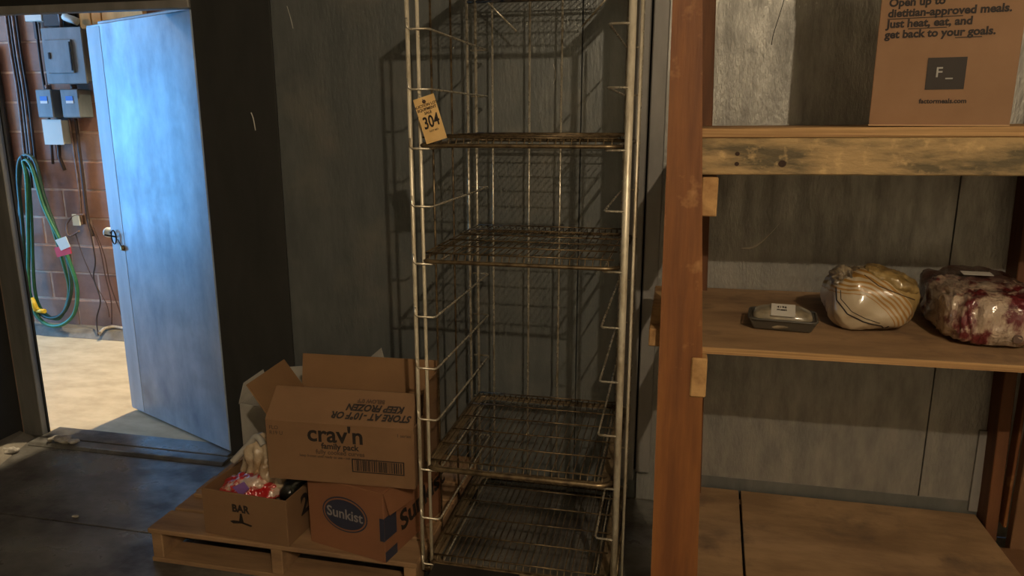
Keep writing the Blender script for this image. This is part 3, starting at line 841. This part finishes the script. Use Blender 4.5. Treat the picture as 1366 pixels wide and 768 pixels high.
# frame hoops bottom and top
for z in (ZB + 0.002, ZT):
    MB().tube([(XL0, FY, z), (XR0, FY, z), (XR0 - 0.012, RY, z), (XL0 - 0.012, RY, z)], 0.007, 8, True).build('frame_hoop', M['chrome_dark'], rk)
rod([(XL0 - 0.012, RY, 1.93), (XR0 - 0.012, RY, 1.93)], 0.005, 'back_rail', 'chrome_dark')
rod([(-0.74, RY, 1.985), (-0.575, RY, 1.826)], 0.0036, 'brace', 'chrome')
rod([(-0.205, RY, 1.985), (-0.341, RY, 1.837)], 0.0036, 'brace', 'chrome')
for (x0, y0) in ((XL0 + 0.01, FY + 0.03), (XR0 - 0.02, FY + 0.03), (XL0, RY - 0.03), (XR0 - 0.03, RY - 0.03)):
    MB().tube([(x0, y0, 0.085), (x0, y0, 0.062)], 0.012, 10).build('caster_stem', M['chrome_dark'], rk)
    MB().tube([(x0 - 0.011, y0, 0.033), (x0 + 0.011, y0, 0.033)], 0.032, 18).build('caster_wheel', M['black'], rk)

def rounded(x0, x1, y0, y1, z, r, k=5):
    out = []
    for cx_, cy_, a0 in ((x1 - r, y0 + r, -90), (x1 - r, y1 - r, 0), (x0 + r, y1 - r, 90), (x0 + r, y0 + r, 180)):
        for i in range(k + 1):
            a = R(a0 + 90 * i / k)
            out.append((cx_ + r * math.cos(a), cy_ + r * math.sin(a), z))
    return out

def make_tray(label, z, flange, x0=-0.728, x1=-0.142, y0=2.028, y1=2.665, rim=0.006, grid_z=0.022):
    t = thing('wire_tray', label, 'tray', ((x0 + x1) / 2, (y0 + y1) / 2, z), 0, 'wire trays in the bakery rack')
    MB().tube(rounded(x0, x1, y0, y1, z, 0.045), rim + (0.0025 if flange else 0), 8, True).build('rim', M['chrome_dark'], t)
    if flange:
        mb = MB()
        o_ = rounded(x0, x1, y0, y1, z + 0.003, 0.045)
        i_ = rounded(x0 + 0.032, x1 - 0.032, y0 + 0.014, y1 - 0.032, z + 0.004, 0.03)
        n = len(o_)
        mb.v += o_ + i_ + [(p[0], p[1], p[2] - 0.003) for p in o_] + [(p[0], p[1], p[2] - 0.003) for p in i_]
        for i in range(n):
            j = (i + 1) % n
            mb.f += [(i, j, n + j, n + i), (2 * n + j, 2 * n + i, 3 * n + i, 3 * n + j), (n + i, n + j, 3 * n + j, 3 * n + i), (j, i, 2 * n + i, 2 * n + j)]
            mb.s += [False] * 4
        mb.build('flange', M['rim_metal'], t)
    gx0, gx1 = x0 + 0.03, x1 - 0.03
    gy0, gy1 = y0 + 0.02, y1 - 0.02
    nw = 24
    proto = None
    for k in range(nw + 1):
        x = gx0 + (gx1 - gx0) * k / nw
        if proto is None:
            proto = MB().tube([(0, gy0 - 0.016, z), (0, gy0, z + grid_z), (0, gy1, z + grid_z), (0, gy1 + 0.016, z)], 0.0017, 5).build('grid_wire', M['chrome_dark'], t)
            base = proto.location.copy()
            # mesh was built around world x = 0: shift it by the wire's own x
            proto.location.x = x
            # vertices were offset by the parent's x, so x below is a world value
        else:
            w = bpy.data.objects.new('grid_wire', proto.data)
            COL.objects.link(w)
            w.parent = t
            w.location.x = x
    for k in range(6):
        y = gy0 + (gy1 - gy0) * k / 5
        MB().tube([(gx0 - 0.015, y, z + grid_z + (0.0028 if k else 0)), (gx1 + 0.015, y, z + grid_z + (0.0028 if k else 0))], 0.0026, 6).build('cross_wire', M['chrome_dark'], t)
    MB().tube([(gx0 - 0.015, gy0, z + grid_z), (gx0 - 0.015, gy1, z + grid_z)], 0.0026, 6).build('cross_wire', M['chrome_dark'], t)
    return t
make_tray('wire tray at the very top of the rack, partly above the picture', 1.995, True)
make_tray('wire tray on the rack just under the paper tag', 1.4495, False)
make_tray('wire tray halfway down the rack', 1.1145, False)
make_tray('wire tray with broad rim, second lowest in the rack', 0.4525, True)
make_tray('wire tray with broad rim, lowest in the rack', 0.1185, True)

# --- black carton with pale label under / in the lowest tray
bb = thing('black_carton', 'flat black carton with a small white label in the foot of the rack', 'carton', (-0.60, 2.0, 0.02))
MB().box(-0.70, -0.42, 1.935, 2.022, 0.001, 0.125).build('carton_body', M['black_box'], bb, 0.002)
MB().box(-0.655, -0.60, 1.9342, 1.9352, 0.045, 0.085).build('label', M['label'], bb)
MB().box(-0.595, -0.56, 1.9342, 1.9352, 0.045, 0.085).build('label', M['label'], bb)
t_ = text('lettering', 'R-gas', 0.018, M['logo_grey'], bb, Matrix.Translation((-0.005, -0.066, 0.088)) @ Matrix.Rotation(R(90), 4, 'X'), 0.0004)

# --- paper tag 304
tg = thing('paper_tag', 'manila paper tag numbered 304 tied to the rack upright', 'tag', (-0.696, 2.012, 1.578), 0)
TM = Matrix.Translation((-0.6785, 2.012, 1.522)) @ Matrix.Rotation(R(-17), 4, 'Y')
TI = Matrix.Translation((-tg.location.x, -tg.location.y, -tg.location.z)) @ TM
card = MB()
w2, h2 = 0.0335, 0.063
card.plate([(-w2 + 0.004, 0, -h2), (w2, 0, -h2), (w2, 0, h2), (-w2 + 0.004, 0, h2)], 0.0008)
co = card.build('tag_card', M['manila'], tg, 0, None, None, True)
co.matrix_local = TI
oo = oval(MB(), 0.0, h2 - 0.013, 0.0055, 0.0055, -0.0006, 0.0, 16).build('eyelet', M['ink_soft'], tg, local=True)
oo.matrix_local = TI
text('lettering', '304', 0.046, M['ink'], tg, TI @ front(0.002, -0.008, -0.0008, R(4)), 0.0009, shear=0.15, wscale=0.72)
text('lettering', 'AUCTION LOT\nEQUIPMENT\nSALE', 0.0105, M['ink_soft'], tg, TI @ front(0.002, 0.029, -0.0008), 0.0002)
text('lettering', 'LOT NO', 0.007, M['ink_soft'], tg, TI @ front(0.004, -0.032, -0.0008), 0.0001)
MB().tube([(-0.696, 2.011, 1.572), (-0.705, 2.018, 1.59), (-0.718, 2.028, 1.592)], 0.0012, 6).build('tag_string', M['crumb'], tg)

# ================================================================= wooden shelving
sh = thing('storage_shelf', 'home-built wooden shelving with a stained front post and plywood boards', 'shelving', (0.65, 2.4, 0))
# front post leans a little and is slightly wider at the foot
MB().hexa([(-0.012, 1.99, 0.0), (0.126, 1.99, 0.0), (0.126, 2.028, 0.0), (-0.012, 2.028, 0.0),
           (-0.030, 1.99, 2.6), (0.012, 1.99, 2.6), (0.012, 2.028, 2.6), (-0.030, 2.028, 2.6)]) if False else None
pm = MB()
secs = [(0.0, -0.014, 0.128), (0.2, -0.015, 0.119), (0.765, -0.020, 0.103), (0.90, -0.021, 0.095), (1.40, -0.024, 0.067), (1.81, -0.028, 0.045), (2.6, -0.034, 0.005)]
for i in range(len(secs) - 1):
    (z0, a0, b0), (z1, a1, b1) = secs[i], secs[i + 1]
    pm.hexa([(a0, 1.992, z0), (b0, 1.992, z0), (b0, 2.029, z0), (a0, 2.029, z0), (a1, 1.992, z1), (b1, 1.992, z1), (b1, 2.029, z1), (a1, 2.029, z1)])
pm.build('front_post', M['post'], sh)
# rear posts against the wall
MB().hexa([(0.060, 2.745, 0), (0.160, 2.745, 0), (0.160, 2.811, 0), (0.060, 2.811, 0), (0.005, 2.745, 2.6), (0.088, 2.745, 2.6), (0.088, 2.811, 2.6), (0.005, 2.811, 2.6)]).build('rear_post', M['post_dark'], sh, 0.003)
MB().hexa([(1.160, 2.72, 0), (1.20, 2.72, 0), (1.20, 2.811, 0), (1.160, 2.811, 0), (1.09, 2.72, 2.6), (1.13, 2.72, 2.6), (1.13, 2.811, 2.6), (1.09, 2.811, 2.6)]).build('rear_post', M['post_dark'], sh, 0.003)
MB().box(1.205, 1.215, 2.70, 2.75, 0.10, 2.6).build('rear_batten', M['post'], sh, 0.002)
MB().box(1.218, 1.31, 2.66, 2.70, 0.0, 2.6).build('rear_post', M['ply_dark'], sh, 0.003)
MB().box(1.125, 1.155, 2.80, 2.812, 0.10, 0.42).build('paint_strip', M['trim_grey'], sh)
# shelf 1: plywood and beam
MB().hexa([(0.05, 2.031, 1.474), (1.9, 2.031, 1.489), (1.9, 2.80, 1.489), (0.05, 2.80, 1.474),
           (0.05, 2.031, 1.499), (1.9, 2.031, 1.514), (1.9, 2.80, 1.514), (0.05, 2.80, 1.499)]).build('shelf_board', M['ply_edge'], sh, 0.002)
MB().hexa([(0.066, 2.032, 1.379), (1.9, 2.032, 1.398), (1.9, 2.070, 1.398), (0.066, 2.070, 1.379),
           (0.062, 2.032, 1.4735), (1.9, 2.032, 1.4885), (1.9, 2.070, 1.4885), (0.062, 2.070, 1.4735)]).build('beam', M['beam'], sh, 0.003)
# shelf 2
MB().hexa([(0.085, 2.031, 0.886), (1.9, 2.031, 0.893), (1.9, 2.80, 0.893), (0.06, 2.80, 0.886),
           (0.085, 2.031, 0.905), (1.9, 2.031, 0.912), (1.9, 2.80, 0.912), (0.06, 2.80, 0.905)]).build('shelf_board', M['ply'], sh, 0.002)
MB().hexa([(0.086, 2.0285, 0.8865), (1.9, 2.0285, 0.8935), (1.9, 2.0308, 0.8935), (0.086, 2.0308, 0.8865), (0.086, 2.0285, 0.9045), (1.9, 2.0285, 0.9115), (1.9, 2.0308, 0.9115), (0.086, 2.0308, 0.9045)]).build('edge_strip', M['ply_edge'], sh)
# bottom deck, two sheets
MB().hexa([(0.02, 2.045, 0.074), (0.266, 2.045, 0.074), (0.303, 2.80, 0.074), (0.06, 2.80, 0.074),
           (0.02, 2.045, 0.09), (0.266, 2.045, 0.09), (0.303, 2.80, 0.09), (0.06, 2.80, 0.09)]).build('shelf_board', M['ply'], sh, 0.002)
MB().hexa([(0.274, 2.045, 0.074), (1.152, 2.045, 0.074), (1.149, 2.80, 0.074), (0.312, 2.80, 0.074),
           (0.274, 2.045, 0.09), (1.152, 2.045, 0.09), (1.149, 2.80, 0.09), (0.312, 2.80, 0.09)]).build('shelf_board', M['ply'], sh, 0.002)
MB().box(1.16, 1.9, 2.045, 2.65, 0.036, 0.05).build('shelf_board', M['ply_dark'], sh, 0.002)
for yy in (2.10, 2.72):
    MB().box(0.15, 1.15, yy, yy + 0.04, 0.0, 0.0735).build('deck_runner', M['pallet'], sh, 0.002)
# cleats along the shelf ends
MB().box(0.070, 0.112, 2.033, 2.742, 1.268, 1.372).build('cleat', M['endgrain'], sh, 0.003)
MB().box(0.067, 0.110, 1.984, 2.742, 0.772, 0.885).build('cleat', M['endgrain'], sh, 0.004)
MB().box(-0.052, -0.017, 2.031, 2.60, 0.897, 0.948).build('cleat', M['endgrain'], sh, 0.003)
# knots
kn = MB()
for (x, z, r) in ((0.155, 1.434, 0.006), (0.155, 1.408, 0.006), (0.268, 1.410, 0.010)):
    oval(kn, x, z, r, r * 0.9, 2.0312, 2.0322, 12)
kn.build('knots', M['knot'], sh)

# ---- delivery carton on shelf 1
dc2 = thing('delivery_carton', 'tall brown carton with printed slogan and dark square logo, on the top board', 'carton', (0.4815, 2.105, 1.5055), R(-13))
DW, DD, DH = 0.308, 0.30, 0.545
carton_body(dc2, DW, DD, DH, M['card_red'], True)
flap(dc2, (0.001, 0.0, DH), (0.001, DD, DH), (-1, 0, 0), 0.14, R(4), M['card_red'], None, 0.0)
def dtext(s, size, x, z, bold, m='ink', align='LEFT', shear=0.0):
    return text('lettering', s, size, M[m], dc2, front(x, z, -0.0008, R(0)), bold, align, shear)
dtext('dietitian-approved meals.', 0.0258, 0.018, 0.272, 0.0010)
dtext('Just heat, eat, and', 0.0258, 0.018, 0.247, 0.0010)
dtext('get back to your goals.', 0.0258, 0.016, 0.222, 0.0010)
dtext('Open up to', 0.0258, 0.018, 0.297, 0.0010)
ul = MB()
ul.box(0.018, 0.181, -0.0012, -0.0004, 0.2585, 0.2605)
ul.box(0.066, 0.150, -0.0012, -0.0004, 0.2335, 0.2355)
ul.box(0.170, 0.226, -0.0012, -0.0004, 0.2085, 0.2105)
ul.build('underline', M['ink'], dc2, local=True)
MB().box(0.118, 0.202, -0.0012, -0.0004, 0.088, 0.164).build('logo_square', M['logo_dark'], dc2, local=True)
text('lettering', 'F', 0.034, M['logo_grey'], dc2, front(0.137, 0.128, -0.0017), 0.0003, 'LEFT')
MB().box(0.160, 0.176, -0.0018, -0.0010, 0.1125, 0.1155).build('logo_dash', M['logo_grey'], dc2, local=True)
dtext('factormeals.com', 0.0155, 0.160, 0.060, 0.0005, 'ink', 'CENTER')
MB().box(0.0, DW, -0.0006, 0.0005, 0.0, 0.003).build('edge_wear', M['card_edge'], dc2, local=True)

# ---- goods on shelf 2
mp_ = thing('meat_tray', 'small dark foam tray of pale meat wrapped in film with a label', 'food tray', (0.337, 2.285, 0.9085), R(-7))
MB().prism([(-0.080, -0.055), (0.080, -0.055), (0.080, 0.055), (-0.080, 0.055)], 0.0005, 0.034,
           [(-0.095, -0.072), (0.095, -0.072), (0.095, 0.072), (-0.095, 0.072)]).build('foam_tray', M['foam'], mp_, 0.004, local=True)
blob('wrapped_meat', M['meat_pale'], (0, 0, 0.030), (0.086, 0.064, 0.030), mp_, 0.6, 0.004, 20, 4, 0, None, 4, None, True)
MB().tube(rounded(-0.096, 0.096, -0.073, 0.073, 0.035, 0.02), 0.0035, 6, True).build('tray_rim', M['foam'], mp_, local=True)
lbp = MB().plate([(-0.034, -0.071, 0.050), (0.034, -0.071, 0.050), (0.034, -0.010, 0.072), (-0.034, -0.010, 0.072)], 0.0008).build('price_label', M['label'], mp_, 0, None, None, True)
text('lettering', '4196\nmeat', 0.014, M['ink'], mp_, Matrix.Translation((-0.004, -0.034, 0.0641)) @ Matrix.Rotation(R(19.6), 4, 'X'), 0.0003)

tk = thing('wrapped_poultry', 'whole frozen bird in a glossy white bag with orange stripes', 'poultry', (0.593, 2.37, 0.9095))
def tdef(q, p):
    # blunt on the left, drawn to a low tip on the right
    k = (p.x + 1) / 2
    q.z *= 1.0 - 0.22 * k * k
    q.y *= 1.0 - 0.25 * k
    q.z -= 0.014 * k
    if p.z > 0:
        q.x += 0.02 * p.z
    return q
tb = blob('bag_body', M['turkey'], (0, 0, 0), (0.128, 0.14, 0.098), None, 0.70, 0.012, 9, 2, 0, None, 5, tdef, False, (0.010, 14, 30, 14))
tb.parent = tk
tb.location = (0, 0, 0.090)
for v in tb.data.vertices:
    if v.co.z < -0.088:
        v.co.z = -0.088
blob('bag_gather', M['gather'], (-0.078, -0.035, 0.152), (0.052, 0.045, 0.036), tk, 0.9, 0.012, 30, 6, 0.3, None, 5, None, True, (0.02, 50, 20, 20))
blob('plastic_cap', M['cap'], (0.045, -0.035, 0.150), (0.080, 0.060, 0.030), tk, 0.8, 0.008, 22, 7, -0.25, None, 5, lambda q, p: Vector((q.x, q.y, q.z - 0.30 * q.x)), True, (0.008, 40, 40, 30))
from mathutils.bvhtree import BVHTree
def surface_line(objs, pts, r, name, m, parent):
    out = []
    for x, z in pts:
        best = None
        for o in objs:
            t = BVHTree.FromPolygons([v.co + o.location for v in o.data.vertices], [tuple(f.vertices) for f in o.data.polygons])
            h = t.ray_cast(Vector((x, -1, z)), Vector((0, 1, 0)))[0]
            if h and (best is None or h.y < best.y):
                best = h
        if best:
            out.append(best)
    return MB().tube(smooth_path(out, 2), r, 6).build(name, M[m], parent, local=True)
def dense(pts, k=6):
    o_ = []
    for a, b in zip(pts, pts[1:]):
        for i in range(k):
            o_.append((a[0] + (b[0] - a[0]) * i / k, a[1] + (b[1] - a[1]) * i / k))
    return o_ + [pts[-1]]
surface_line([tb], dense([(-0.110, 0.125), (-0.108, 0.090), (-0.080, 0.055), (-0.035, 0.034), (0.018, 0.022), (0.028, 0.012), (0.036, 0.024)]), 0.0022, 'printed_outline', 'ink', tk)
surface_line([tb], dense([(-0.100, 0.120), (-0.098, 0.095), (-0.070, 0.064), (-0.030, 0.044), (0.010, 0.033)]), 0.0012, 'printed_outline', 'ink', tk)
surface_line([tb], dense([(-0.035, 0.165), (0.0, 0.140), (0.05, 0.122), (0.105, 0.100)]), 0.0018, 'printed_outline', 'ink_soft', tk)

hm = thing('wrapped_meat_pack', 'large red and white marbled meat wrapped in shiny film at the shelf end', 'meat pack', (0.900, 2.375, 0.911), R(0))
def hdef(q, p):
    q.x += 0.16 * q.y * 0.35
    return q
hb = blob('meat_body', M['meat'], (0, 0, 0), (0.143, 0.20, 0.078), None, 0.50, 0.010, 12, 5, 0, None, 6, hdef, False, (0.018, 42, 16, 14))
hb.parent = hm
hb.location = (0.0, -0.03, 0.072)
for v in hb.data.vertices:
    if v.co.z < -0.069:
        v.co.z = -0.069
fb = blob('film_wrap', M['film_dark'], (0, 0, 0), (0.135, 0.14, 0.076), None, 0.6, 0.012, 14, 9, 0, None, 5, None, False, (0.012, 20, 30, 20))
fb.parent = hm
fb.location = (0.02, 0.125, 0.080)
for v in fb.data.vertices:
    if v.co.z < -0.077:
        v.co.z = -0.077
MB().plate([(-0.045, 0.02, 0.160), (0.035, 0.015, 0.160), (0.04, 0.06, 0.162), (-0.04, 0.065, 0.162)], 0.001).build('label', M['label'], hm, 0, None, None, True)
MB().tube([(0.02, -0.222, 0.035), (0.02, -0.228, 0.035)], 0.012, 14).build('clip', M['film_dark'], hm, local=True)
